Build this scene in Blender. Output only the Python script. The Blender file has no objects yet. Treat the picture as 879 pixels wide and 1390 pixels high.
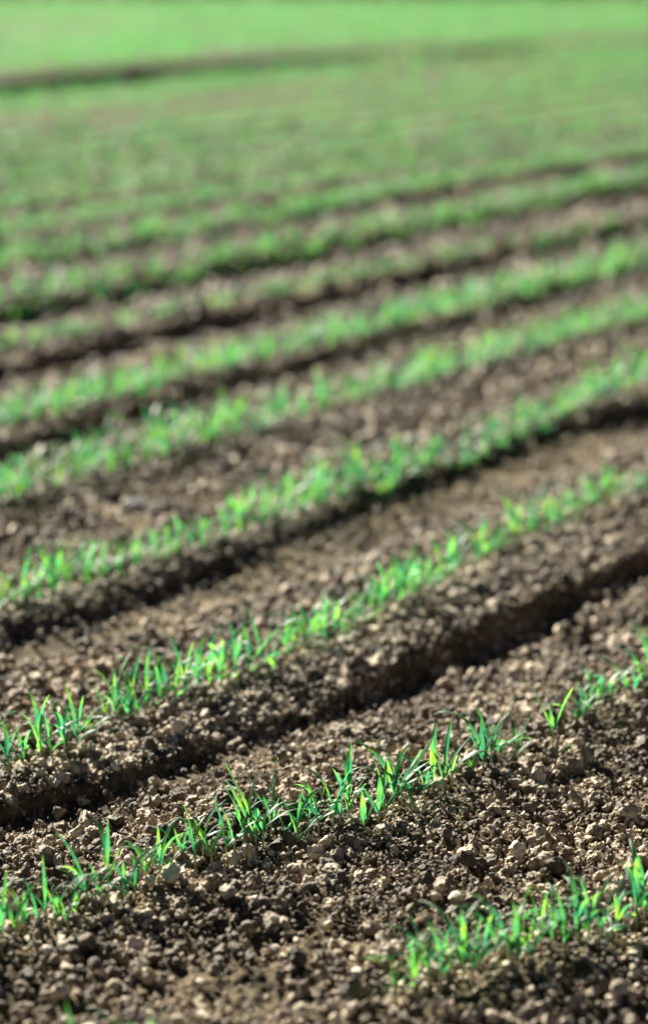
import bpy, bmesh, math, random
import numpy as np
from mathutils import Vector

random.seed(7)
rng = np.random.default_rng(7)
scene = bpy.context.scene
COL = scene.collection
PI = math.pi
R = math.radians

# ------------------------------------------------------------------ camera
CAM_H = 1.6
FPX = 3600.0                      # focal length in pixels of a 879x1390 frame
TILT = math.atan((695 + 100) / FPX)
cam_d = bpy.data.cameras.new('camera')
cam = bpy.data.objects.new('camera', cam_d)
COL.objects.link(cam)
cam.location = (0, 0, CAM_H)
cam.rotation_euler = (PI / 2 - TILT, 0, 0)
cam_d.sensor_fit = 'VERTICAL'
cam_d.sensor_height = 36.0
cam_d.lens = FPX / 1390 * 36.0
cam_d.clip_start = 0.05
cam_d.clip_end = 5000
cam_d.dof.use_dof = True
cam_d.dof.focus_distance = 4.79
cam_d.dof.aperture_fstop = cam_d.lens / 54.0
cam_d.dof.aperture_blades = 0
scene.camera = cam


def px(x, y, z=0.0):
    """point of the photograph -> point of the field at height z"""
    cx, cy = (x - 439.5) / FPX, (695 - y) / FPX
    dy = math.cos(TILT) + cy * math.sin(TILT)
    dz = -math.sin(TILT) + cy * math.cos(TILT)
    s = -(CAM_H - z) / dz
    return cx * s, dy * s


# ------------------------------------------------------------------ helpers
def tag(o, label=None, cat=None, group=None, kind=None):
    if label: o['label'] = label
    if cat: o['category'] = cat
    if group: o['group'] = group
    if kind: o['kind'] = kind


def np_mesh(name, V, Fc, mats, smooth=True):
    """V (n,3), Fc (m,k) with the same k for every face"""
    me = bpy.data.meshes.new(name)
    V = np.ascontiguousarray(V, dtype=np.float32)
    Fc = np.ascontiguousarray(Fc, dtype=np.int32)
    m, k = Fc.shape
    me.vertices.add(len(V)); me.vertices.foreach_set('co', V.ravel())
    me.loops.add(m * k); me.loops.foreach_set('vertex_index', Fc.ravel())
    me.polygons.add(m)
    me.polygons.foreach_set('loop_start', np.arange(0, m * k, k, dtype=np.int32))
    me.polygons.foreach_set('loop_total', np.full(m, k, dtype=np.int32))
    me.polygons.foreach_set('use_smooth', np.full(m, smooth))
    me.update(calc_edges=True)
    for mt in (mats if isinstance(mats, (list, tuple)) else [mats]):
        me.materials.append(mt)
    return me


def link(name, me, parent=None):
    o = bpy.data.objects.new(name, me)
    COL.objects.link(o)
    if parent: o.parent = parent
    return o


# ------------------------------------------------------------------ noise
_perm = np.random.default_rng(3).permutation(4096).astype(np.int64)
_ga = np.random.default_rng(4).random(4096) * 2 * PI
_gx, _gy = np.cos(_ga), np.sin(_ga)
_r1 = np.random.default_rng(5).random(4096)
_r2 = np.random.default_rng(6).random(4096)


def _h(ix, iy):
    return _perm[(_perm[ix & 4095] + iy) & 4095]


def perlin(x, y):
    ix, iy = np.floor(x).astype(np.int64), np.floor(y).astype(np.int64)
    fx, fy = x - ix, y - iy
    u = fx * fx * fx * (fx * (fx * 6 - 15) + 10)
    v = fy * fy * fy * (fy * (fy * 6 - 15) + 10)

    def g(i, j, a, b):
        h = _h(i, j)
        return _gx[h] * a + _gy[h] * b
    n00 = g(ix, iy, fx, fy); n10 = g(ix + 1, iy, fx - 1, fy)
    n01 = g(ix, iy + 1, fx, fy - 1); n11 = g(ix + 1, iy + 1, fx - 1, fy - 1)
    a = n00 + u * (n10 - n00); b = n01 + u * (n11 - n01)
    return 1.5 * (a + v * (b - a))


def worley(x, y):
    """distance to the nearest of jittered points: rounded crumbs"""
    ix, iy = np.floor(x).astype(np.int64), np.floor(y).astype(np.int64)
    best = np.full(x.shape, 9.0)
    for di in (-1, 0, 1):
        for dj in (-1, 0, 1):
            h = _h(ix + di, iy + dj)
            dx = ix + di + _r1[h] - x; dy = iy + dj + _r2[h] - y
            best = np.minimum(best, dx * dx + dy * dy)
    return np.sqrt(best)


def sstep(a, b, x):
    t = np.clip((x - a) / (b - a), 0, 1)
    return t * t * (3 - 2 * t)


# ------------------------------------------------------------------ the rows
# (u, w): u runs along the drilled rows, w across them
A0 = R(30)
SU, CU = math.sin(A0), math.cos(A0)


def to_uw(X, Y):
    return X * SU + Y * CU, Y * SU - X * CU


def to_xy(u, w):
    return u * SU - w * CU, u * CU + w * SU


LINES = {   # read off the photograph, from left to right
    'Z': [(0, 1560), (440, 1400), (600, 1345), (860, 1268)],
    'A': [(0, 1275), (148, 1230), (288, 1175), (404, 1143), (516, 1113), (600, 1078), (699, 1030), (782, 995), (879, 945)],
    'fAB': [(0, 1140), (150, 1100), (300, 1055), (450, 985), (560, 945), (700, 875), (800, 835), (879, 790)],
    'B': [(0, 1052), (105, 1020), (199, 978), (300, 938), (403, 893), (492, 858), (590, 808), (680, 752), (765, 718), (879, 670)],
    'fBC': [(0, 890), (100, 868), (200, 830), (360, 770), (440, 725), (520, 690), (620, 655), (700, 620), (800, 590), (879, 570)],
    'C': [(0, 845), (100, 805), (220, 760), (300, 738), (440, 700), (560, 650), (700, 600), (780, 560), (879, 525)],
    'D': [(0, 690), (100, 665), (220, 625), (440, 560), (640, 508), (760, 468), (879, 438)],
    'fDE': [(0, 640), (150, 590), (280, 547), (480, 490), (660, 437), (879, 370)],
    'E': [(0, 590), (280, 515), (440, 467), (600, 430), (879, 355)],
    'fEF': [(0, 518), (220, 485), (440, 425), (600, 388), (740, 345), (879, 318)],
    'F': [(0, 482), (190, 442), (330, 412), (440, 382), (640, 348), (760, 330), (879, 297)],
    'fFG': [(0, 440), (140, 420), (300, 385), (440, 348), (600, 308), (760, 280), (879, 262)],
    'G': [(0, 418), (150, 392), (330, 347), (560, 310), (879, 246)],
    'fGH': [(0, 372), (150, 350), (340, 315), (590, 275), (879, 226)],
    'T': [(0, 124), (300, 98), (500, 79), (879, 62)],
    'H': [(0, 357), (130, 332), (330, 310), (500, 272), (879, 205)],
}
# gap below which the ground is profiled: (near row, furrow line or None, far row, depth, bank width, floor width)
# (near row, line, far row, depth, part of it that is a steep foot, floor width)
GAPS = [('Z', None, 'A', 0.015, 0, 0), ('A', 'fAB', 'B', 0.060, 0.052, 0.085), ('B', 'fBC', 'C', 0.045, 0.040, 0.29),
        ('C', None, 'D', 0.018, 0, 0), ('D', 'fDE', 'E', 0.052, 0.040, 0.06), ('E', 'fEF', 'F', 0.070, 0.062, 0.08),
        ('F', 'fFG', 'G', 0.095, 0.085, 0.12), ('G', 'fGH', 'H', 0.06, 0.05, 0.08)]
LDEP = {g[1]: g[3] for g in GAPS if g[1]}
TAB = {}
for k, pts in LINES.items():
    uw = np.array([to_uw(*px(p[0], p[1], -LDEP.get(k, 0.0))) for p in pts])
    deg = 3 if k in ('fAB', 'B', 'fBC', 'A') else (2 if k in ('Z', 'C', 'T') else 1)
    c = np.polyfit(uw[:, 0], uw[:, 1], deg)
    uu = np.linspace(uw[0, 0] - 0.15, uw[-1, 0] + 0.15, 60)
    TAB[k] = (uu, np.polyval(c, uu))


def wl(k, u):
    return np.interp(u, TAB[k][0], TAB[k][1])


ROWS = ['Z', 'A', 'B', 'C', 'D', 'E', 'F', 'G', 'H']
SPACING = 0.74
DEEP_U = [to_uw(*px(x, y))[0] for x, y in ((0, 1145), (90, 1115), (200, 1090), (330, 1045), (450, 990), (600, 930), (760, 855), (879, 790))]
DEEP_K = [0.35, 0.55, 0.8, 0.5, 0.45, 0.85, 1.3, 1.15]
DEEP2_U = [to_uw(*px(x, y))[0] for x, y in ((0, 890), (120, 860), (230, 815), (330, 780), (420, 740), (520, 690), (620, 655), (879, 570))]
DEEP2_K = [0.9, 0.7, 0.7, 1.05, 0.4, 1.0, 0.9, 1.1]
UT = [to_uw(*px(x, y))[0] for x, y in ((0, 124), (300, 98), (500, 79), (879, 62))]
W_LAST = float(np.mean(TAB['H'][1]))


def profile(u, w):
    """height of the worked soil and how smooth (rolled) it is, 0..1"""
    z = np.zeros_like(w); track = np.zeros_like(w)
    for (a, f, b, dep, foot, floor) in GAPS:
        wa, wb = wl(a, u), wl(b, u)
        m = (w >= wa) & (w < wb)
        gap = np.maximum(wb - wa, 0.2)
        t = (w - wa) / gap
        if f is None:
            zz = -dep * np.sin(np.clip(t, 0, 1) * PI) ** 2
            tr = np.zeros_like(w)
        else:
            # the foot of the bank lies a little behind the edge of its shadow
            wob = 0.014 * perlin(u * 3.1 + 7 * dep * 100, w * 0 + 3.3) + 0.008 * perlin(u * 11, w * 0 + 9)
            k = 1 + 0.28 * perlin(u * 1.7 + 31 * dep * 100, w * 0 + 1.7)
            if f == 'fAB':
                k = k * np.interp(u, DEEP_U, DEEP_K)
            elif f == 'fBC':
                k = k * np.interp(u, DEEP2_U, DEEP2_K)
            ft = foot * k; rest = dep - foot
            fl0 = floor
            if f == 'fBC': floor = np.interp(u, DEEP2_U, np.linspace(.17, .33, len(DEEP2_U)))
            wf = wl(f, u) + 0.9 * ft + wob
            down = sstep(wa + 0.05, np.maximum(wf - floor, wa + 0.13), w)
            up = sstep(wf, wf + 0.012 + 0.18 * ft, w)
            back = sstep(wf + 0.02, np.maximum(wb - 0.03, wf + 0.1), w)
            zz = -(rest + ft) * down + ft * up + rest * back
            tr = sstep(wf - floor - 0.02, wf - floor + 0.03, w) * (1 - sstep(wf - 0.02, wf + 0.02, w))
            if f == 'fAB':
                tr = tr * 0.85
            elif f == 'fBC':
                tr = tr * 0.88
            else:
                tr = tr * 0.4
        z = np.where(m, zz, z); track = np.where(m, tr, track)
    # beyond the last read row and before the first the same profile repeats
    far = w >= wl('H', u)
    ph = ((w - wl('H', u)) / SPACING) % 1.0
    zf = -0.055 * sstep(0.12, 0.4, ph) * (1 - sstep(0.48, 0.58, ph))
    wt = wl('T', u)
    tram = sstep(wt - .8, wt - .35, w) * (1 - sstep(wt, wt + .10, w))
    kt = np.interp(u, UT, [1.15, 1.0, 0.8, 0.45])
    zf = zf * (1 - tram) - 0.10 * kt * tram + 0.10 * kt * sstep(wt, wt + .10, w) * (1 - sstep(wt + .3, wt + 9, w))
    z = np.where(far, zf, z)
    near = w < wl('Z', u)
    zn = -0.03 * np.sin(np.clip((wl('Z', u) - w) / SPACING, 0, 50) * PI) ** 2
    z = np.where(near, zn, z)
    return z, track


def ground(X, Y, fine=True):
    X = np.asarray(X, dtype=float); Y = np.asarray(Y, dtype=float)
    u, w = to_uw(X, Y)
    z, tr = profile(u, w)
    rough = 1 - 0.85 * tr
    z = z + rough * (0.011 * perlin(X * 7, Y * 7) + 0.012 * perlin(X * 17 + 5, Y * 17)) + 0.004 * perlin(X * 2.3, Y * 2.3 + 8)
    if fine:
        z = z + rough * (0.0055 * perlin(X * 43, Y * 43 + 2) + 0.0075 * (0.5 - worley(X * 55, Y * 55)) + 0.0035 * (0.5 - worley(X * 130, Y * 130)))
        z = z + (1 - rough) * (0.0025 * perlin(X * 60, Y * 60) + 0.0035 * np.abs(perlin(X * 14, Y * 14 + 3)) + 0.003 * (0.5 - worley(X * 90, Y * 90)))
    return z


def gz(x, y):
    return float(ground(np.array([x]), np.array([y]), False)[0])


# ------------------------------------------------------------------ materials
def new_mat(name):
    m = bpy.data.materials.new(name); m.use_nodes = True
    nt = m.node_tree; nt.nodes.clear()
    return m, nt, nt.nodes, nt.links


def ramp(N, stops):
    r = N.new('ShaderNodeValToRGB')
    e = r.color_ramp.elements
    e[0].position, e[0].color = stops[0][0], (*stops[0][1], 1)
    e[1].position, e[1].color = stops[-1][0], (*stops[-1][1], 1)
    for p, c in stops[1:-1]:
        q = e.new(p); q.color = (*c, 1)
    return r


def soil_material(name, c_dark, c_mid, c_pale, bump=0.5, scale=1.0, dist=0.0015, tint=False, rough=0.85, spec=0.25):
    m, nt, N, Lk = new_mat(name)
    out = N.new('ShaderNodeOutputMaterial'); b = N.new('ShaderNodeBsdfPrincipled')
    geo = N.new('ShaderNodeNewGeometry')
    n1 = N.new('ShaderNodeTexNoise'); n1.inputs['Scale'].default_value = 38 * scale
    n1.inputs['Detail'].default_value = 5; n1.inputs['Roughness'].default_value = 0.65
    n2 = N.new('ShaderNodeTexNoise'); n2.inputs['Scale'].default_value = 4.3
    n2.inputs['Detail'].default_value = 3
    Lk.new(geo.outputs['Position'], n1.inputs['Vector']); Lk.new(geo.outputs['Position'], n2.inputs['Vector'])
    add = N.new('ShaderNodeMath'); add.operation = 'MULTIPLY_ADD'
    add.inputs[1].default_value = 0.62
    Lk.new(n1.outputs['Fac'], add.inputs[0])
    mul = N.new('ShaderNodeMath'); mul.operation = 'MULTIPLY'; mul.inputs[1].default_value = 0.38
    Lk.new(n2.outputs['Fac'], mul.inputs[0]); Lk.new(mul.outputs[0], add.inputs[2])
    r = ramp(N, [(0.36, c_dark), (0.5, c_mid), (0.64, c_pale)])
    if tint:
        ta = N.new('ShaderNodeAttribute'); ta.attribute_name = 'tint'
        t2 = N.new('ShaderNodeMath'); t2.operation = 'MULTIPLY_ADD'; t2.inputs[1].default_value = 0.22
        t3 = N.new('ShaderNodeMath'); t3.operation = 'ADD'; t3.inputs[1].default_value = -0.11
        Lk.new(ta.outputs['Fac'], t2.inputs[0]); Lk.new(add.outputs[0], t2.inputs[2])
        Lk.new(t2.outputs[0], t3.inputs[0]); Lk.new(t3.outputs[0], r.inputs['Fac'])
    else:
        Lk.new(add.outputs[0], r.inputs['Fac'])
    Lk.new(r.outputs['Color'], b.inputs['Base Color'])
    b.inputs['Roughness'].default_value = rough
    b.inputs['Specular IOR Level'].default_value = spec
    n3 = N.new('ShaderNodeTexNoise'); n3.inputs['Scale'].default_value = 420 * scale
    n3.inputs['Detail'].default_value = 6; n3.inputs['Roughness'].default_value = 0.7
    Lk.new(geo.outputs['Position'], n3.inputs['Vector'])
    bp = N.new('ShaderNodeBump'); bp.inputs['Strength'].default_value = bump; bp.inputs['Distance'].default_value = dist
    Lk.new(n3.outputs['Fac'], bp.inputs['Height']); Lk.new(bp.outputs['Normal'], b.inputs['Normal'])
    Lk.new(b.outputs['BSDF'], out.inputs['Surface'])
    return m


M_SOIL = soil_material('dry brown earth', (0.030, 0.022, 0.012), (0.082, 0.062, 0.035), (0.16, 0.124, 0.074), 0.7, 1.0, 0.002, False, 0.9, 0.12)
M_CLOD = soil_material('crumbled earth', (0.055, 0.040, 0.024), (0.19, 0.144, 0.092), (0.64, 0.53, 0.375), 0.9, 1.0, 0.003, True, 0.6, 0.32)
M_PALE = soil_material('pale dried clod', (0.42, 0.34, 0.24), (0.56, 0.46, 0.34), (0.66, 0.56, 0.43), 0.6)
M_GREY = soil_material('grey flint', (0.25, 0.25, 0.26), (0.36, 0.37, 0.40), (0.45, 0.46, 0.50), 0.3)
M_TWIG = soil_material('dark rotten stalk', (0.02, 0.014, 0.010), (0.035, 0.025, 0.018), (0.05, 0.035, 0.025), 0.5)


def leaf_material(name, base_a, base_b, tr_a, tr_m, tr_b, mixf=0.5):
    m, nt, N, Lk = new_mat(name)
    out = N.new('ShaderNodeOutputMaterial'); b = N.new('ShaderNodeBsdfPrincipled')
    tr = N.new('ShaderNodeBsdfTranslucent'); mx = N.new('ShaderNodeMixShader')
    geo = N.new('ShaderNodeNewGeometry')
    n = N.new('ShaderNodeTexNoise'); n.inputs['Scale'].default_value = 24; n.inputs['Detail'].default_value = 3
    Lk.new(geo.outputs['Position'], n.inputs['Vector'])
    r1 = ramp(N, [(0.35, base_a), (0.65, base_b)]); r2 = ramp(N, [(0.36, tr_a), (0.52, tr_m), (0.66, tr_b)])
    Lk.new(n.outputs['Fac'], r1.inputs['Fac']); Lk.new(n.outputs['Fac'], r2.inputs['Fac'])
    Lk.new(r1.outputs['Color'], b.inputs['Base Color']); Lk.new(r2.outputs['Color'], tr.inputs['Color'])
    b.inputs['Roughness'].default_value = 0.48
    b.inputs['Specular IOR Level'].default_value = 0.35
    n3 = N.new('ShaderNodeTexNoise'); n3.inputs['Scale'].default_value = 300; n3.inputs['Detail'].default_value = 2
    Lk.new(geo.outputs['Position'], n3.inputs['Vector'])
    bp = N.new('ShaderNodeBump'); bp.inputs['Strength'].default_value = 0.25; bp.inputs['Distance'].default_value = 0.001
    Lk.new(n3.outputs['Fac'], bp.inputs['Height']); Lk.new(bp.outputs['Normal'], b.inputs['Normal'])
    mx.inputs['Fac'].default_value = mixf
    Lk.new(b.outputs['BSDF'], mx.inputs[1]); Lk.new(tr.outputs['BSDF'], mx.inputs[2])
    Lk.new(mx.outputs['Shader'], out.inputs['Surface'])
    return m


M_LEAF = leaf_material('young corn leaf', (0.035, 0.125, 0.075), (0.045, 0.14, 0.065), (0.045, 0.33, 0.14), (0.11, 0.44, 0.09), (0.32, 0.64, 0.06), 0.5)
M_HEDGE = leaf_material('hedge leaf', (0.02, 0.05, 0.02), (0.04, 0.08, 0.03), (0.04, 0.10, 0.02), (0.045, 0.11, 0.02), (0.05, 0.12, 0.02), 0.3)


def stem_material():
    m, nt, N, Lk = new_mat('corn stem')
    out = N.new('ShaderNodeOutputMaterial'); b = N.new('ShaderNodeBsdfPrincipled')
    tc = N.new('ShaderNodeTexCoord'); sp = N.new('ShaderNodeSeparateXYZ')
    Lk.new(tc.outputs['Object'], sp.inputs['Vector'])
    mul = N.new('ShaderNodeMath'); mul.operation = 'MULTIPLY'; mul.inputs[1].default_value = 25
    Lk.new(sp.outputs['Z'], mul.inputs[0])
    r = ramp(N, [(0.1, (0.30, 0.17, 0.13)), (0.35, (0.32, 0.34, 0.19)), (0.8, (0.13, 0.34, 0.10))])
    Lk.new(mul.outputs[0], r.inputs['Fac']); Lk.new(r.outputs['Color'], b.inputs['Base Color'])
    b.inputs['Roughness'].default_value = 0.4
    Lk.new(b.outputs['BSDF'], out.inputs['Surface'])
    return m


M_STEM = stem_material()

# ------------------------------------------------------------------ ground sheet
fine_az = np.arange(-11.5, 11.5001, 0.032)
az = np.concatenate([np.linspace(-180, -40, 15)[:-1], np.linspace(-40, -11.5, 190)[:-1], fine_az,
                     np.linspace(11.5, 40, 190)[1:], np.linspace(40, 180, 15)[1:]])
rad = [0.05, 0.6, 1.2, 1.6]
r_ = 1.9
while r_ < 3000:
    rad.append(r_)
    r_ *= 1.0045 if r_ < 3.3 else 1.00115 if r_ < 7.6 else 1.0035 if r_ < 42 else 1.008 if r_ < 70 else 1.25
rad = np.array(rad)
AZ, RD = np.meshgrid(np.radians(az), rad)
GX, GY = RD * np.sin(AZ), RD * np.cos(AZ)
GZ = ground(GX, GY)
fade = 1 - sstep(62, 75, RD)
GZ = GZ * fade
nr, na = GX.shape
idx = np.arange(nr * na).reshape(nr, na)
quads = np.stack([idx[:-1, :-1], idx[:-1, 1:], idx[1:, 1:], idx[1:, :-1]], -1).reshape(-1, 4)[:, ::-1]
me = np_mesh('ground', np.stack([GX, GY, GZ], -1).reshape(-1, 3), quads, M_SOIL)
o = link('ground', me); tag(o, kind='structure')

# ------------------------------------------------------------------ clods


def unit_ico(sub):
    bm = bmesh.new(); bmesh.ops.create_icosphere(bm, subdivisions=sub, radius=1)
    V = np.array([v.co[:] for v in bm.verts]); Fc = np.array([[v.index for v in f.verts] for f in bm.faces])
    bm.free(); return V, Fc


def clod_template(sub, g):
    V, Fc = unit_ico(sub)
    n = g.normal(size=(9, 3)); n /= np.linalg.norm(n, axis=1)[:, None]
    c = g.uniform(0.42, 0.95, 9)
    d = V @ n.T
    r = np.min(np.where(d > 1e-3, c / np.maximum(d, 1e-3), 9), axis=1)
    r = np.minimum(r, 1.1)
    k = g.normal(size=(4, 3)) * 2.6; p = g.uniform(0, 6, 5)
    r = r * (1 + 0.11 * (np.abs(np.sin(V @ k.T + p[:4])) - 0.6).sum(1))
    k2 = g.normal(size=(5, 3)) * 7; r = r * (1 + (0.05 if sub > 2 else 0.02) * np.sin(V @ k2.T + p).sum(1))
    V = V * r[:, None] * g.uniform(0.75, 1.2, 3)
    return V, Fc


g0 = np.random.default_rng(11)
T2 = [clod_template(2, g0) for _ in range(24)]
T3 = [clod_template(3, g0) for _ in range(16)]
T1 = [clod_template(1, g0) for _ in range(12)]


def rot_mats(n, g):
    q = g.normal(size=(n, 4)); q /= np.linalg.norm(q, axis=1)[:, None]
    a, b, c, d = q.T
    return np.stack([np.stack([1 - 2 * (c * c + d * d), 2 * (b * c - a * d), 2 * (b * d + a * c)], -1),
                     np.stack([2 * (b * c + a * d), 1 - 2 * (b * b + d * d), 2 * (c * d - a * b)], -1),
                     np.stack([2 * (b * d - a * c), 2 * (c * d + a * b), 1 - 2 * (b * b + c * c)], -1)], 1)


TINT = []


def scatter(templates, P, size, g):
    Vs, Fs, off = [], [], 0
    Ts = []
    which = g.integers(0, len(templates), len(P))
    for ti, (V, Fc) in enumerate(templates):
        s = np.where(which == ti)[0]
        if not len(s): continue
        M = rot_mats(len(s), g) * (size[s] / 2)[:, None, None]
        W = np.einsum('nij,vj->nvi', M, V) + P[s][:, None, :]
        Vs.append(W.reshape(-1, 3)); Ts.append(np.repeat(g.random(len(s)), len(V)))
        f = Fc[None] + (np.arange(len(s)) * len(V))[:, None, None] + off
        Fs.append(f.reshape(-1, 3)); off += len(s) * len(V)
    TINT.append(np.concatenate(Ts))
    return np.concatenate(Vs), np.concatenate(Fs)


def sample_fan(n, r0, r1, a, g, a0=0.0):
    r = np.sqrt(g.uniform(r0 ** 2, r1 ** 2, n)); t = np.radians(g.uniform(a0, a, n) * np.where(g.random(n) < .5, -1, 1))
    return r * np.sin(t), r * np.cos(t)


def clod_layer(r0, r1, a, dens, dmin, dmode, dmax, templates, g, sink=0.12, seed=0.0, a0=0.0):
    area = math.radians(2 * (a - a0)) / 2 * (r1 ** 2 - r0 ** 2)
    X, Y = sample_fan(int(area * dens), r0, r1, a, g, a0)
    u, w = to_uw(X, Y)
    zp, tr = profile(u, w)
    clump = perlin(X * 4.5 + seed, Y * 4.5) * 0.8 + perlin(X * 15 + seed, Y * 15) * 0.6
    keep = g.random(len(X)) < np.clip(0.66 + 0.95 * clump, 0.10, 1) * (1 - 0.88 * np.clip(tr * 1.1, 0, 1))
    X, Y = X[keep], Y[keep]
    d = np.clip(dmode * np.exp(g.normal(0, 0.42, len(X))), dmin, dmax)
    Z = ground(X, Y, False) + d * sink + 0.001
    return scatter(templates, np.stack([X, Y, Z], -1), d, g)


def merge(parts):
    Vs, Fs, off = [], [], 0
    for V, Fc in parts:
        Vs.append(V); Fs.append(Fc + off); off += len(V)
    return np.concatenate(Vs), np.concatenate(Fs)


g1 = np.random.default_rng(21)
parts = [
    clod_layer(3.3, 4.25, 11, 7500, 0.006, 0.0108, 0.030, T2, g1, 0.5),
    clod_layer(4.25, 5.7, 10.5, 2300, 0.010, 0.0145, 0.034, T3, g1, 0.55, 4),
    clod_layer(4.25, 5.7, 10.5, 9500, 0.0055, 0.0086, 0.015, T2, g1, 0.6, 9),
    clod_layer(4.1, 5.7, 10.5, 22000, 0.0028, 0.0042, 0.007, T1, g1, 0.9, 2),
    clod_layer(5.7, 7.8, 10.5, 7000, 0.008, 0.0132, 0.034, T2, g1, 0.5, 1),
    clod_layer(7.8, 11, 10.5, 2600, 0.013, 0.020, 0.042, T2, g1, 0.5, 3),
    clod_layer(2.4, 3.3, 26, 7000, 0.007, 0.0115, 0.028, T1, g1, 0.5, 6),
    clod_layer(3.3, 7.8, 26, 7500, 0.007, 0.0120, 0.030, T1, g1, 0.5, 7, 10.4),
    clod_layer(7.8, 13, 24, 1800, 0.014, 0.021, 0.042, T1, g1, 0.5, 8, 10.4),
    clod_layer(11, 22, 10.5, 400, 0.022, 0.036, 0.06, T2, g1, 0.4, 5),
]


def bank_clods(f, dep, foot, kU, kK, n, sizes, T, g, lo=-0.03, hi=0.07):
    """clods standing on the steep foot of a furrow bank"""
    u = g.uniform(TAB[f][0][0] - .2, TAB[f][0][-1] + .2, n)
    w = wl(f, u) + 0.9 * foot * np.interp(u, kU, kK) + g.uniform(lo, hi, n)
    X, Y = to_xy(u, w)
    d = np.clip(sizes * np.exp(g.normal(0, .4, n)), .006, .03)
    Z = ground(X, Y, False) + d * .2
    return scatter(T, np.stack([X, Y, Z], -1), d, g)


parts.append(bank_clods('fAB', .066, .055, DEEP_U, DEEP_K, 500, .010, T2, g1, -.02, .04))
parts.append(bank_clods('fBC', .045, .04, DEEP2_U, DEEP2_K, 900, .013, T2, g1))
parts.append(bank_clods('fAB', .066, .055, DEEP_U, DEEP_K, 4200, .0145, T3, g1, .06, .28))
parts.append(bank_clods('fBC', .045, .04, DEEP2_U, DEEP2_K, 2600, .016, T2, g1, .05, .2))
V, Fc = merge(parts)
print('clod tris', len(Fc))
me = np_mesh('soil_crumbs', V, Fc, M_CLOD, False)
at = me.attributes.new('tint', 'FLOAT', 'POINT'); at.data.foreach_set('value', np.concatenate(TINT).astype(np.float32))
o = link('soil_crumbs', me); tag(o, kind='stuff')
o['label'] = 'loose crumbled clods of dry brown earth covering the field'

# individual large clods and stones that can be told apart
CL = [
    (240, 1004, 30, 40, M_PALE, 'clod', 'largest pale clod, blunt and upright, on the bank behind the sharp crop row'),
    (792, 850, 32, 34, M_CLOD, 'clod', 'large tan clod at the sunny lip of the deep dark furrow, right side'),
    (852, 872, 30, 22, M_PALE, 'clod', 'broad pale clod near the right edge beneath the deep dark furrow'),
    (5, 470, 30, 30, M_PALE, 'clod', 'blurred pale round clod at the far left edge beside a sparse row'),
    (55, 852, 15, 15, M_PALE, 'clod', 'small pale round clod on the left bank below the third crop row'),
    (235, 848, 14, 14, M_PALE, 'clod', 'small pale clod lying alone on the smooth wheel track'),
    (180, 692, 20, 18, M_GREY, 'stone', 'blurred blue-grey stone on bare soil, right of a tan one'),
    (105, 696, 22, 18, M_CLOD, 'clod', 'blurred tan clod on bare soil, left of a blue-grey stone'),
    (305, 965, 24, 20, M_CLOD, 'clod', 'tan lumpy clod just below the second crop row, left of centre'),
    (95, 1290, 34, 24, M_CLOD, 'clod', 'blurred tan clod in the foreground under the left end of the sharp row'),
    (183, 1283, 36, 26, M_PALE, 'clod', 'broad pale clod blurred in the left foreground'),
    (700, 1062, 16, 12, M_PALE, 'clod', 'small sharp pale clod on the soil right below the sharp row'),
]
for i, (x, y, wpx, hpx, mt, cat, lab) in enumerate(CL):
    X, Y = px(x, y)
    dist = math.hypot(X, Y, CAM_H); mm = dist / FPX
    Vt, Ft = clod_template(4, g0)
    Vt = Vt * np.array([wpx, (wpx + hpx) / 2, hpx]) * mm * 0.5
    o = link(cat, np_mesh(cat, Vt, Ft, mt)); o.location = (X, Y, gz(X, Y) + hpx * mm * 0.45)
    o.rotation_euler = (random.uniform(-.3, .3), random.uniform(-.3, .3), 0)
    tag(o, lab, cat)

# dark scrap of old stalk in the foreground
X0, Y0 = px(436, 1252); X1, Y1 = px(490, 1250)
n = 14; rings = 8; Vt = []
for i in range(n):
    t = i / (n - 1)
    cx, cy = X0 + (X1 - X0) * t, Y0 + (Y1 - Y0) * t + 0.004 * math.sin(t * 3.2)
    cz = gz(cx, cy) + 0.012 + 0.003 * math.sin(t * 5)
    rr = 0.0042 * (0.35 + 0.65 * math.sin(PI * min(max(t, .04), .96)) ** 0.5) * (1 + .15 * math.sin(i * 2.4))
    for j in range(rings):
        a = 2 * PI * j / rings
        Vt.append((cx, cy + rr * math.cos(a), cz + rr * .8 * math.sin(a)))
Ft = [[i * rings + j, i * rings + (j + 1) % rings, (i + 1) * rings + (j + 1) % rings, (i + 1) * rings + j] for i in range(n - 1) for j in range(rings)]
o = link('twig', np_mesh('twig', np.array(Vt), np.array(Ft), M_TWIG))
tag(o, 'short dark scrap of rotten stalk lying on crumbly foreground soil', 'twig')


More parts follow.
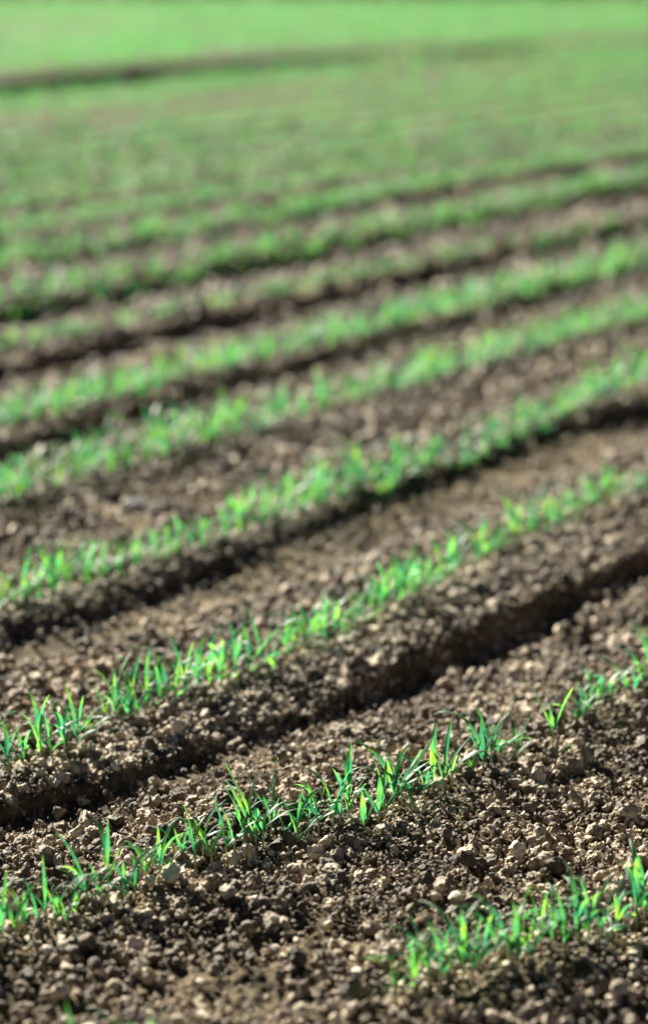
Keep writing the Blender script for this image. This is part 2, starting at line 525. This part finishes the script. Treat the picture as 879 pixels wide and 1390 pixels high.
# ------------------------------------------------------------------ seedlings
def leaf_geo(base, az_, th0, droop, L, W, nseg=11, half=2, fold=0.5, curl=0.0, wave=0.0, blunt=0.0, keel=0.0):
    """one corn leaf: a folded, arching, tapering blade. angles in radians"""
    P, base = [], np.array(base, float)
    p = base.copy(); ds = L / nseg
    for i in range(nseg + 1):
        s = i / nseg
        th = th0 + droop * s ** 1.5
        a = az_ + curl * s * s
        hd = np.array([math.cos(a), math.sin(a), 0.0])
        tng = hd * math.sin(th) + np.array([0, 0, 1.0]) * math.cos(th)
        side = np.array([-math.sin(a), math.cos(a), 0.0])
        nrm = np.cross(tng, side)
        tw = keel * s
        side2 = side * math.cos(tw) + nrm * math.sin(tw); nrm2 = np.cross(tng, side2)
        if blunt:
            wd = W * (0.3 + 0.7 * min(1, s / .35)) * math.sqrt(max(0, 1 - s ** 5))
        else:
            wd = W * (0.36 + 0.64 * math.sin(min(1, s / .5) * PI / 2)) * (1 - s ** 2.5) ** 0.9
        wd = max(wd, 0.0004)
        fl = fold * (1 - 0.55 * s) + (0.7 * (1 - min(1, s / .2)))
        for j in range(-half, half + 1):
            t = j / half
            off = side2 * t * wd / 2 * math.cos(fl) - nrm2 * abs(t) * wd / 2 * math.sin(fl)
            off = off + nrm2 * wave * W * math.sin(s * 9 + t * 2.0) * abs(t)
            P.append(p + off)
        if i < nseg: p = p + tng * ds
    k = 2 * half + 1
    Fq = [[i * k + j, i * k + j + 1, (i + 1) * k + j + 1, (i + 1) * k + j] for i in range(nseg) for j in range(2 * half)]
    return np.array(P), np.array(Fq)


def stem_geo(h, r0, r1, lean=(0, 0), rings=7):
    Vt = []; nn = 6
    for i in range(nn):
        t = i / (nn - 1); z = -0.012 + (h + 0.012) * t; rr = r0 + (r1 - r0) * t
        for j in range(rings):
            a = 2 * PI * j / rings
            Vt.append((lean[0] * t * t + rr * math.cos(a), lean[1] * t * t + rr * math.sin(a), z))
    Ft = [[i * rings + j, i * rings + (j + 1) % rings, (i + 1) * rings + (j + 1) % rings, (i + 1) * rings + j] for i in range(nn - 1) for j in range(rings)]
    return np.array(Vt), np.array(Ft)


def random_leaves(rd, h):
    """h: height of the seedling; list of (az, th0, droop, L, W, blunt, attach)"""
    a0 = rd.uniform(0, 2 * PI)
    hs = h * rd.uniform(0.26, 0.36)
    U = rd.uniform
    lv = [(a0, R(U(25, 55)), R(U(20, 70)), h * U(.26, .42), h * .085, 1, hs * .5),
          (a0 + PI + U(-.6, .6), R(U(20, 45)), R(U(60, 120)), h * U(.65, .95), h * .074, 0, hs * .7),
          (a0 + U(-.8, .8), R(U(14, 34)), R(U(50, 115)), h * U(.8, 1.1), h * .078, 0, hs * .86),
          (a0 + PI + U(-1, 1), R(U(6, 22)), R(U(25, 95)), h * U(.7, .95), h * .068, 0, hs * .95),
          (a0 + U(-1.2, 1.2), R(U(2, 14)), R(U(5, 50)), h * U(.5, .75), h * .062, 0, hs)]
    if rd.random() < .45:
        lv.append((a0 + U(0, 6), R(U(25, 50)), R(U(50, 110)), h * U(.5, .8), h * .08, 0, hs * .8))
    return hs, lv


def leaf_meshes(lv, rd, nseg=11, half=2):
    out = []
    for (a, th, dr, L, W, bl, at) in lv:
        out.append(leaf_geo((0, 0, at), a, th, dr, L, W, nseg, half, fold=rd.uniform(.2, .6), curl=rd.uniform(-.5, .5),
                            wave=rd.uniform(0, .08), blunt=bl, keel=rd.uniform(-.7, .7)))
    return out


def build_seedling(hs, lv, rd, scale_w=1.0):
    root = bpy.data.objects.new('corn_seedling', None); COL.objects.link(root)
    root.empty_display_size = 0.02
    V_, F_ = stem_geo(hs, 0.0021, 0.0017)
    link('stem', np_mesh('stem', V_, F_, M_STEM), root)
    for V_, F_ in leaf_meshes(lv, rd):
        link('leaf', np_mesh('leaf', V_, F_, M_LEAF), root)
    return root


def solid_seedling(hs, lv, rd, nseg=7, half=1):
    return merge([stem_geo(hs, .0022, .0018, rings=5)] + leaf_meshes(lv, rd, nseg, half))


ONES = ['', 'first', 'second', 'third', 'fourth', 'fifth', 'sixth', 'seventh', 'eighth', 'ninth', 'tenth', 'eleventh', 'twelfth', 'thirteenth',
        'fourteenth', 'fifteenth', 'sixteenth', 'seventeenth', 'eighteenth', 'nineteenth']
TENS = {2: ('twenty', 'twentieth'), 3: ('thirty', 'thirtieth'), 4: ('forty', 'fortieth'), 5: ('fifty', 'fiftieth'), 6: ('sixty', 'sixtieth'),
        7: ('seventy', 'seventieth'), 8: ('eighty', 'eightieth'), 9: ('ninety', 'ninetieth')}


def ordinal(n):
    if n >= 100:
        return 'hundredth' if n == 100 else 'hundred-and-' + ordinal(n - 100)
    if n < 20: return ONES[n]
    t, r = divmod(n, 10)
    return TENS[t][1] if r == 0 else TENS[t][0] + '-' + ONES[r]


def pose_words(lv):
    """what the seedling looks like from the camera"""
    big = max(lv, key=lambda q: q[3] * (0.3 + math.sin(min(q[1] + q[2] * .6, PI / 2))))
    c = math.cos(big[0]); bend = math.degrees(big[1] + big[2])
    tall = max(q[3] * math.cos(min(q[1] + q[2] * .4, 1.5)) + q[6] for q in lv)
    if abs(c) < 0.45 or bend < 45:
        return 'upright' if tall > 0.1 else 'short-leaved'
    side = 'right' if c > 0 else 'left'
    return ('leaf arching ' if bend > 85 else 'leaf leaning ') + side


# ---- row A: the sharp one. (x, y of the base, height in px, leaves or None)
# leaves: (azimuth deg 0=right 90=away 180=left, lean deg, droop deg, length px, width px, blunt, attach px)
A_ROW = [
    (4, 1277, 78, [(60, 6, 20, 70, 7, 0, 22), (20, 15, 60, 55, 7, 0, 20), (200, 20, 40, 40, 6, 0, 15)]),
    (22, 1272, 84, [(30, 12, 30, 66, 9, 0, 20), (190, 10, 20, 60, 9, 0, 22), (150, 25, 60, 50, 9, 0, 18)]),
    (34, 1266, 70, None),
    (53, 1264, 62, [(170, 12, 25, 52, 6, 0, 18), (20, 20, 60, 40, 6, 0, 16)]),
    (63, 1250, 66, [(100, 4, 10, 60, 6, 0, 22), (0, 18, 50, 45, 6, 0, 20), (180, 20, 50, 40, 6, 0, 16)]),
    (78, 1264, 80, [(10, 10, 50, 62, 8, 0, 26), (175, 12, 30, 55, 7, 0, 24), (10, 35, 30, 34, 9, 1, 22)]),
    (92, 1270, 78, [(175, 14, 26, 62, 6, 0, 26), (30, 10, 70, 66, 8, 0, 26)]),
    (104, 1250, 60, None),
    (118, 1238, 84, [(165, 14, 22, 78, 8, 0, 26), (5, 22, 55, 46, 10, 0, 24), (185, 28, 45, 44, 8, 0, 20)]),
    (134, 1236, 64, None),
    (148, 1232, 92, [(90, 2, 6, 66, 7, 0, 40), (178, 62, 20, 34, 8, 0, 36), (2, 48, 30, 36, 9, 1, 28), (180, 14, 26, 40, 6, 0, 46)]),
    (172, 1228, 74, [(185, 10, 26, 40, 7, 0, 24), (8, 14, 20, 56, 10, 0, 24), (150, 40, 20, 30, 9, 1, 18)]),
    (184, 1216, 66, [(10, 12, 28, 62, 9, 0, 20), (190, 18, 50, 44, 7, 0, 18)]),
    (200, 1204, 66, [(170, 16, 26, 46, 9, 0, 20), (20, 14, 40, 44, 9, 0, 22), (180, 30, 30, 30, 7, 0, 18)]),
    (217, 1196, 74, [(5, 12, 50, 60, 10, 0, 26), (183, 40, 55, 54, 9, 0, 30), (90, 4, 10, 44, 7, 0, 30)]),
    (228, 1190, 60, None),
    (247, 1176, 62, [(172, 30, 4, 42, 10, 0, 18), (10, 22, -6, 50, 11, 0, 18), (60, 10, 40, 30, 7, 0, 22)]),
    (265, 1182, 74, [(178, 6, 8, 58, 8, 0, 28), (4, 30, 55, 52, 8, 0, 32), (190, 34, 20, 30, 8, 1, 22)]),
    (276, 1172, 72, [(10, 8, 40, 60, 8, 0, 26), (175, 12, 66, 60, 7, 0, 28)]),
    (287, 1178, 56, [(175, 22, 60, 62, 10, 0, 26), (10, 18, 10, 38, 9, 0, 22), (80, 20, 70, 30, 9, 0, 20)]),
    (307, 1170, 72, [(175, 6, 16, 62, 8, 0, 22), (8, 12, 12, 42, 8, 0, 24), (20, 40, 20, 28, 10, 1, 16)]),
    (318, 1163, 62, [(178, 8, 26, 52, 10, 0, 22), (5, 26, 50, 46, 9, 0, 22), (185, 40, 10, 24, 9, 1, 16)]),
    (331, 1152, 92, [(8, 5, 12, 90, 10, 0, 20), (178, 10, 34, 60, 9, 0, 30), (2, 16, 70, 48, 8, 0, 40)]),
    (347, 1146, 70, [(178, 22, 4, 76, 9, 0, 18), (4, 30, 48, 60, 10, 0, 26), (170, 16, 26, 46, 8, 0, 30)]),
    (357, 1154, 74, [(172, 24, 2, 96, 12, 0, 22), (6, 8, 0, 92, 9, 0, 30), (4, 42, 40, 62, 9, 0, 32), (186, 36, 20, 30, 8, 1, 14)]),
    (368, 1134, 76, [(20, 2, 8, 60, 8, 0, 24), (178, 14, 20, 46, 8, 0, 24), (2, 30, 70, 50, 8, 0, 26)]),
    (388, 1140, 44, [(176, 10, 10, 34, 7, 0, 12), (6, 22, 12, 34, 10, 0, 12)]),
    (404, 1145, 76, [(178, 14, 26, 64, 9, 0, 22), (3, 32, 16, 44, 9, 0, 16), (176, 30, 60, 52, 7, 0, 40), (60, 6, 10, 40, 6, 0, 30)]),
    (418, 1134, 70, [(4, 34, 30, 50, 8, 0, 22), (176, 60, 40, 56, 8, 0, 38), (90, 6, 20, 44, 7, 0, 26)]),
    (432, 1132, 70, [(178, 30, 14, 36, 8, 0, 26), (2, 40, 36, 34, 9, 0, 22), (172, 12, 16, 36, 7, 0, 34), (12, 8, 6, 38, 7, 0, 32)]),
    (452, 1130, 86, [(177, 6, 100, 100, 9, 0, 26), (6, 10, 14, 62, 9, 0, 24), (178, 26, 34, 26, 7, 0, 26)]),
    (461, 1126, 70, [(4, 30, 4, 50, 10, 0, 16), (178, 22, 26, 40, 8, 0, 16)]),
    (473, 1123, 90, [(70, 2, 4, 76, 9, 0, 32), (176, 14, 8, 46, 10, 0, 20), (4, 16, 14, 44, 10, 0, 20), (3, 46, 50, 34, 8, 0, 40)]),
    (494, 1124, 48, [(120, 3, 4, 44, 10, 0, 8), (6, 16, 24, 38, 9, 0, 10)]),
    (514, 1116, 66, [(176, 26, 6, 38, 10, 0, 18), (8, 12, 18, 42, 9, 0, 20), (100, 4, 4, 44, 8, 0, 18)]),
    (521, 1113, 90, [(178, 4, 34, 88, 8, 0, 26), (2, 30, 22, 80, 11, 0, 18), (178, 34, 90, 52, 8, 0, 56)]),
    (534, 1104, 84, [(6, 20, 10, 68, 11, 0, 20), (178, 12, 60, 80, 9, 0, 30), (60, 8, 8, 50, 8, 0, 28)]),
    (545, 1102, 84, [(176, 16, 14, 70, 8, 0, 26), (8, 22, 6, 76, 12, 0, 26), (2, 50, 44, 46, 9, 0, 30)]),
    (558, 1108, 62, [(178, 10, 26, 42, 9, 0, 20), (4, 34, 10, 42, 10, 0, 18), (0, 56, 34, 44, 9, 0, 34)]),
    (575, 1084, 70, [(176, 8, 100, 74, 8, 0, 24), (10, 16, 20, 40, 8, 0, 22)]),
    (586, 1078, 82, [(80, 1, 3, 78, 10, 0, 22), (176, 22, 20, 36, 8, 0, 26), (178, 40, 50, 30, 7, 0, 40)]),
    (601, 1080, 84, [(40, 4, 8, 78, 8, 0, 24), (6, 24, 14, 60, 10, 0, 28), (176, 10, 10, 36, 7, 0, 28)]),
    (612, 1070, 62, [(176, 4, 8, 50, 7, 0, 16), (4, 30, 60, 60, 10, 0, 22)]),
    (640, 1062, 52, [(20, 6, 20, 42, 9, 0, 14), (177, 30, 54, 40, 9, 0, 22)]),
    (655, 1054, 78, [(177, 10, 96, 96, 10, 0, 26), (2, 16, 24, 62, 11, 0, 26), (176, 22, 6, 52, 8, 0, 24)]),
    (666, 1046, 88, [(178, 10, 10, 56, 8, 0, 30), (4, 14, 16, 74, 12, 0, 30), (2, 54, 26, 50, 8, 0, 34)]),
    (677, 1036, 56, [(6, 34, 34, 44, 10, 0, 18), (178, 12, 14, 38, 8, 0, 16)]),
    (699, 1030, 60, [(6, 16, 4, 48, 12, 0, 16), (177, 34, 50, 36, 8, 0, 24), (3, 40, 4, 26, 9, 1, 10)]),
    (750, 1022, 84, [(176, 24, -4, 54, 10, 0, 36), (8, 14, 10, 58, 11, 0, 34), (4, 60, 20, 26, 8, 1, 4)]),
    (782, 996, 60, [(178, 46, 30, 42, 9, 0, 24), (8, 6, 14, 58, 10, 0, 20), (10, 26, 20, 40, 9, 0, 20)]),
    (792, 986, 62, None),
    (800, 979, 66, [(4, 30, 10, 50, 10, 0, 20), (176, 16, 20, 50, 10, 0, 20), (0, 50, 40, 40, 8, 0, 30)]),
    (812, 974, 66, [(176, 18, 10, 46, 9, 0, 20), (6, 20, 80, 66, 10, 0, 22)]),
    (830, 964, 62, [(5, 22, 60, 56, 9, 0, 22), (178, 20, 50, 40, 9, 0, 18)]),
    (849, 956, 62, [(178, 18, 84, 74, 9, 0, 24), (8, 16, 24, 46, 9, 0, 20)]),
    (861, 950, 60, None),
    (872, 946, 66, [(170, 14, 40, 52, 9, 0, 22), (6, 18, 20, 48, 9, 0, 22)]),
]
GROUPS = {'Z': 'corn seedlings of the blurred front corner row', 'A': 'corn seedlings of the sharp row', 'B': 'corn seedlings of the second row',
          'C': 'corn seedlings of the third row', 'D': 'corn seedlings of the fourth row'}
rd = random.Random(5)
count_ind = 0
for i, (x, y, hpx, lv) in enumerate(A_ROW):
    X, Y = px(x, y)
    mm = math.hypot(X, Y, CAM_H) / FPX
    h = hpx * mm * rd.uniform(1.0, 1.1)
    if lv is None:
        hs, leaves = random_leaves(rd, h)
    else:
        leaves = [(R(a) + rd.uniform(-.35, .35), R(max(th, 1)) * 1.12, R(dr) * 1.25 + .12, L * mm * 1.14, W * mm * 1.06, bl, at * mm * 1.05) for (a, th, dr, L, W, bl, at) in lv]
        hs = max(q[6] for q in leaves) + 0.003
        leaves.append((rd.uniform(0, 2 * PI), R(rd.uniform(8, 30)), R(rd.uniform(10, 80)), h * rd.uniform(.45, .75), h * .085, 0, hs * .8))
        if rd.random() < .6: leaves.append((rd.uniform(0, 2 * PI), R(rd.uniform(8, 24)), R(rd.uniform(60, 110)), h * rd.uniform(.7, 1), h * .08, 0, hs * .9))
    root = build_seedling(hs, leaves, rd)
    root.location = (X, Y, gz(X, Y) + 0.002)
    tag(root, 'corn seedling, %s from left in the sharp row, %s' % (ordinal(i + 1), pose_words(leaves)), 'seedling', GROUPS['A'])
    count_ind += 1


def copy_plant(root):
    c = root.copy(); COL.objects.link(c)
    for ch in list(root.children):
        d = ch.copy(); COL.objects.link(d); d.parent = c
    return c


def img_xy(X, Y, Z=0.0):
    """where a point of the field falls in the photograph (to tell what is in the frame)"""
    z = Z - CAM_H
    dep = Y * math.cos(TILT) - z * math.sin(TILT); up = Y * math.sin(TILT) + z * math.cos(TILT)
    return 439.5 + FPX * X / dep, 695 - FPX * up / dep


# ---- row B (and the corner row Z): seedlings with parts, from a set of twelve
vr = random.Random(12)
VAR = []
for i in range(12):
    hs, lv = random_leaves(vr, 0.118)
    VAR.append((build_seedling(hs, lv, vr), lv)); 
used = [False] * 12


def put_variant(X, Y, k, sc, rz):
    root, lv = VAR[k]
    if used[k]: o = copy_plant(root)
    else: o = root; used[k] = True
    o.location = (X, Y, gz(X, Y) + 0.002); o.rotation_euler = (0, 0, rz); o.scale = (sc, sc, sc)
    lv2 = [((a + rz), th, dr, L * sc, W, bl, at * sc) for (a, th, dr, L, W, bl, at) in lv]
    return o, pose_words(lv2)


B_X = [(12, 1052), (33, 1045), (55, 1035), (70, 1030), (88, 1027), (105, 1022), (125, 1004), (143, 988), (157, 985), (175, 985), (188, 982), (199, 978), (218, 970), (228, 962),
       (238, 958), (250, 954), (268, 948), (284, 944), (300, 938), (309, 935), (320, 934), (338, 924), (356, 918), (373, 914), (390, 898), (403, 893), (412, 890), (420, 888),
       (431, 884), (440, 883), (455, 877), (467, 872), (480, 864), (492, 858), (503, 852), (515, 846), (525, 838), (535, 832), (545, 829), (555, 827), (566, 820), (578, 814),
       (590, 808), (602, 798), (612, 788), (620, 780), (650, 768), (663, 762), (672, 757), (682, 752), (693, 745), (705, 740), (722, 733), (736, 729), (750, 724), (765, 718),
       (776, 712), (788, 706), (800, 701), (812, 697), (824, 692), (837, 687), (850, 682), (862, 677), (873, 672)]
kB = 0
for i, (x, y) in enumerate(B_X):
    X, Y = px(x, y)
    k = i if i < 12 else rd.randrange(12)
    sc = rd.uniform(1.0, 1.38) * (0.7 if rd.random() < .2 else 1)
    o, pose = put_variant(X, Y, k, sc, 0 if i < 12 else rd.uniform(0, 2 * PI))
    tag(o, 'corn seedling, %s from left in second row above deep furrow, %s' % (ordinal(i + 1), pose), 'seedling', GROUPS['B'])
    count_ind += 1
zu = TAB['Z']
Zl = [(862, 1268, 1.35), (815, 1290, 1.1), (782, 1297, 1.05), (750, 1310, .9), (716, 1318, 1.0), (690, 1322, 1.25), (655, 1332, .9), (628, 1340, 1.15), (598, 1350, 1.1),
      (562, 1362, .95), (535, 1372, .8),
      (836, 1283, 1.0), (798, 1300, 1.15), (765, 1312, 1.0), (733, 1308, 1.05), (702, 1330, 1.1), (672, 1322, 1.0), (641, 1344, 1.15), (612, 1338, 1.0), (580, 1352, 1.05), (874, 1262, 1.1)]
for i, (x, y, sc) in enumerate(sorted(Zl)):
    X, Y = px(x, y - 12)
    o, pose = put_variant(X, Y, rd.randrange(12), sc * .98, rd.uniform(0, 2 * PI))
    tag(o, 'blurred corn seedling, %s from left in bottom right corner, %s' % (ordinal(i + 1), pose), 'seedling', GROUPS['Z'])
    count_ind += 1

# ---- rows C and D: too blurred to show their parts: one mesh each, sixteen kinds
CV = []
for i in range(16):
    hs, lv = random_leaves(vr, 0.12)
    V_, F_ = solid_seedling(hs, lv, vr)
    CV.append(np_mesh('corn_seedling', V_, F_, M_LEAF))


def row_us(k, step, g, ulo, uhi):
    us, u = [], ulo
    while u < uhi:
        us.append(u); u += step * g.uniform(.65, 1.4)
    return us


DONE = {}
PHR = {'C': 'third row above smooth track', 'D': 'fourth row on rough soil'}
for k in ('C', 'D'):
    uu = TAB[k][0]
    pts = []
    for u in row_us(k, 0.040, rd, uu[0] - .4, uu[-1] + .6):
        w = float(wl(k, u)) + rd.gauss(0, .008)
        X, Y = to_xy(u, w); ix, iy = img_xy(X, Y)
        if -6 < ix < 885: pts.append((u, X, Y))
    room = 300 - count_ind
    pts = pts[:room]
    DONE[k] = (pts[0][0] - .02, pts[-1][0] + .02)
    for i, (u, X, Y) in enumerate(pts):
        o = link('corn_seedling', CV[rd.randrange(16)])
        sc = rd.uniform(.92, 1.32) * (1 + .35 * float(perlin(np.array([u * 1.9]), np.array([7.7]))[0]))
        if rd.random() < .1: sc *= .6
        o.location = (X, Y, gz(X, Y) + .002); o.rotation_euler = (0, 0, rd.uniform(0, 6.28)); o.scale = (sc,) * 3
        tag(o, 'blurred corn seedling, %s from left in the %s' % (ordinal(i + 1), PHR[k]), 'seedling', GROUPS[k])
        count_ind += 1
print('individual seedlings', count_ind)
uA = TAB['A'][0]; uB = TAB['B'][0]; uZ = TAB['Z'][0]
DONE['A'] = (to_uw(*px(-4, 1278))[0], to_uw(*px(880, 942))[0])
DONE['B'] = (to_uw(*px(-4, 1056))[0], to_uw(*px(884, 668))[0])
DONE['Z'] = (to_uw(*px(230, 1475))[0], to_uw(*px(885, 1262))[0])

# ---- the rest of the crop, up to the far edge of the field: one mass
FIELD_END = 60.0
gs = np.random.default_rng(31)


def thin(nleaf, nseg, rdv, wide=1.0, h=.12):
    hs, lv = random_leaves(rdv, h)
    lv = lv[-nleaf:]
    lv = [(a, th, dr, L, W * wide, bl, at * .7) for (a, th, dr, L, W, bl, at) in lv]
    ms = leaf_meshes(lv, rdv, nseg, 1)
    return merge(ms)


LOD0 = [thin(5, 5, vr) for _ in range(14)]
LOD1 = [thin(4, 4, vr, 1.2) for _ in range(14)]
LOD2 = [thin(4, 3, vr, 1.8) for _ in range(14)]
pts = {0: [], 1: [], 2: []}; szs = {0: [], 1: [], 2: []}


def consider(u, w, size=1.0, p=1.0):
    X, Y = to_xy(u, w)
    r = math.hypot(X, Y)
    if Y < 2.2 or Y > FIELD_END or abs(math.degrees(math.atan2(X, Y))) > (24 if r < 12 else 15): return
    lod = 0 if r < 13 else 1 if r < 26 else 2
    if gs.random() > p * (1, 1, .8)[lod]: return
    pts[lod].append((X, Y)); szs[lod].append(size)


for k in ROWS:
    step = {'F': .044, 'G': .034, 'H': .034}.get(k, .036)
    for u in row_us(k, step, rd, .5, 75):
        if k in DONE and DONE[k][0] <= u <= DONE[k][1]: continue
        w = float(wl(k, u)) + rd.gauss(0, .010)
        # sparse row: gaps
        pr = 1.0
        if k == 'F': pr = 0.5 + 0.5 * float(perlin(np.array([u * 2.2]), np.array([4.4]))[0] > -.1)
        consider(u, w, {'D': 1.2, 'E': 1.2, 'F': .78, 'G': 1.15, 'H': 1.15}.get(k, 1.15), pr)
w0 = W_LAST
j = 1
while w0 + j * SPACING < 62:
    wr = w0 + j * SPACING
    if True:
        for u in row_us('H', .04, rd, 4, 80):
            w = wr + rd.gauss(0, .012) + .03 * math.sin(u * .4 + j)
            X, Y = to_xy(u, w)
            pn = float(perlin(np.array([u * .16 + j * .9]), np.array([wr * .95]))[0])
            p = min(1, max(.28 if wr < 13 else .45, 1 + 3.2 * min(0, pn + .14)))
            if -7.5 < X < -3.2 and 40 < Y < 43.5: p *= .15
            if -.85 < w - float(wl('T', u)) < .08: p *= float(np.interp(u, UT, [.05, .06, .12, .3]))
            consider(u, w, 1.1 if wr < 13 else 1.2, p)
    j += 1
sm = []
for lod, T in ((0, LOD0), (1, LOD1), (2, LOD2)):
    P = np.array(pts[lod]); print('lod', lod, len(P))
    Z = ground(P[:, 0], P[:, 1], False)
    which = gs.integers(0, len(T), len(P)); rz = gs.uniform(0, 2 * PI, len(P)); sc = gs.uniform(.85, 1.15, len(P)) * np.array(szs[lod])
    for ti, (V_, F_) in enumerate(T):
        s = np.where(which == ti)[0]
        if not len(s): continue
        c, sn = np.cos(rz[s]) * sc[s], np.sin(rz[s]) * sc[s]
        W_ = np.empty((len(s), len(V_), 3))
        W_[..., 0] = c[:, None] * V_[None, :, 0] - sn[:, None] * V_[None, :, 1] + P[s, 0][:, None]
        W_[..., 1] = sn[:, None] * V_[None, :, 0] + c[:, None] * V_[None, :, 1] + P[s, 1][:, None]
        W_[..., 2] = sc[s][:, None] * V_[None, :, 2] + Z[s][:, None]
        f = F_[None] + (np.arange(len(s)) * len(V_))[:, None, None]
        sm.append((W_.reshape(-1, 3), f.reshape(-1, 4)))
V_, F_ = merge(sm)
print('mass quads', len(F_))
o = link('distant_crop', np_mesh('distant_crop', V_, F_, M_LEAF)); tag(o, 'far rows of young corn merging into green towards the field edge', kind='stuff')

# ---- hedge along the far edge of the field
gh_ = np.random.default_rng(41)
nL = 16000
HX = gh_.uniform(-26, 26, nL)
top = 1.9 + .35 * perlin(HX * .5, HX * 0 + 2) + .2 * perlin(HX * 2, HX * 0 + 5)
tt = gh_.random(nL)
HZ = tt * top
HY = 61.6 + gh_.normal(0, .38, nL) * (1 - .35 * tt)
q = rot_mats(nL, gh_)
base = np.array([(-1, -.6, 0), (1, -.6, 0), (.9, .6, .15), (-.9, .6, .15)]) * .09
W_ = np.einsum('nij,vj->nvi', q, base) + np.stack([HX, HY, HZ], -1)[:, None, :]
o_h = bpy.data.objects.new('hedge', None); COL.objects.link(o_h); o_h.location = (0, 0, 0)
tag(o_h, 'dark unbroken hedge along the far edge of the field', 'hedge')
link('foliage', np_mesh('foliage', W_.reshape(-1, 3), np.arange(nL * 4).reshape(-1, 4), M_HEDGE), o_h)
st = []
for i in range(90):
    V_, F_ = stem_geo(1.5, .035, .012, (gh_.uniform(-.2, .2), gh_.uniform(-.2, .2)), 6)
    st.append((V_ + np.array([-26 + i * .58, 61.6 + gh_.normal(0, .12), 0]), F_))
V_, F_ = merge(st)
link('branches', np_mesh('branches', V_, F_, M_TWIG), o_h)

# ------------------------------------------------------------------ light
SUN_AZ = -32      # degrees from the view axis, negative = left, sun stands beyond the field
SUN_EL = 32
sd = Vector((math.sin(R(SUN_AZ)) * math.cos(R(SUN_EL)), math.cos(R(SUN_AZ)) * math.cos(R(SUN_EL)), math.sin(R(SUN_EL))))
sl = bpy.data.lights.new('sun', 'SUN'); sl.energy = 5.0; sl.angle = R(0.55); sl.color = (1.0, 0.94, 0.81)
so = bpy.data.objects.new('sun', sl); COL.objects.link(so); so.rotation_euler = sd.to_track_quat('Z', 'Y').to_euler()
so.location = (-20, 20, 20)
wd = bpy.data.worlds.new('World'); scene.world = wd; wd.use_nodes = True
nt = wd.node_tree; bg = nt.nodes['Background']
sky = nt.nodes.new('ShaderNodeTexSky'); sky.sky_type = 'NISHITA'; sky.sun_disc = False
sky.sun_elevation = R(SUN_EL); sky.sun_rotation = R(SUN_AZ); sky.air_density = 0.15; sky.dust_density = 0.1
nt.links.new(sky.outputs['Color'], bg.inputs['Color']); bg.inputs['Strength'].default_value = 0.05

vs = scene.view_settings
vs.view_transform = 'Standard'; vs.look = 'None'; vs.exposure = 2.0; vs.gamma = 1.0; vs.use_curve_mapping = False
scene.cycles.max_bounces = 6
scene.cycles.diffuse_bounces = 3
scene.cycles.transparent_max_bounces = 4
scene.render.film_transparent = False
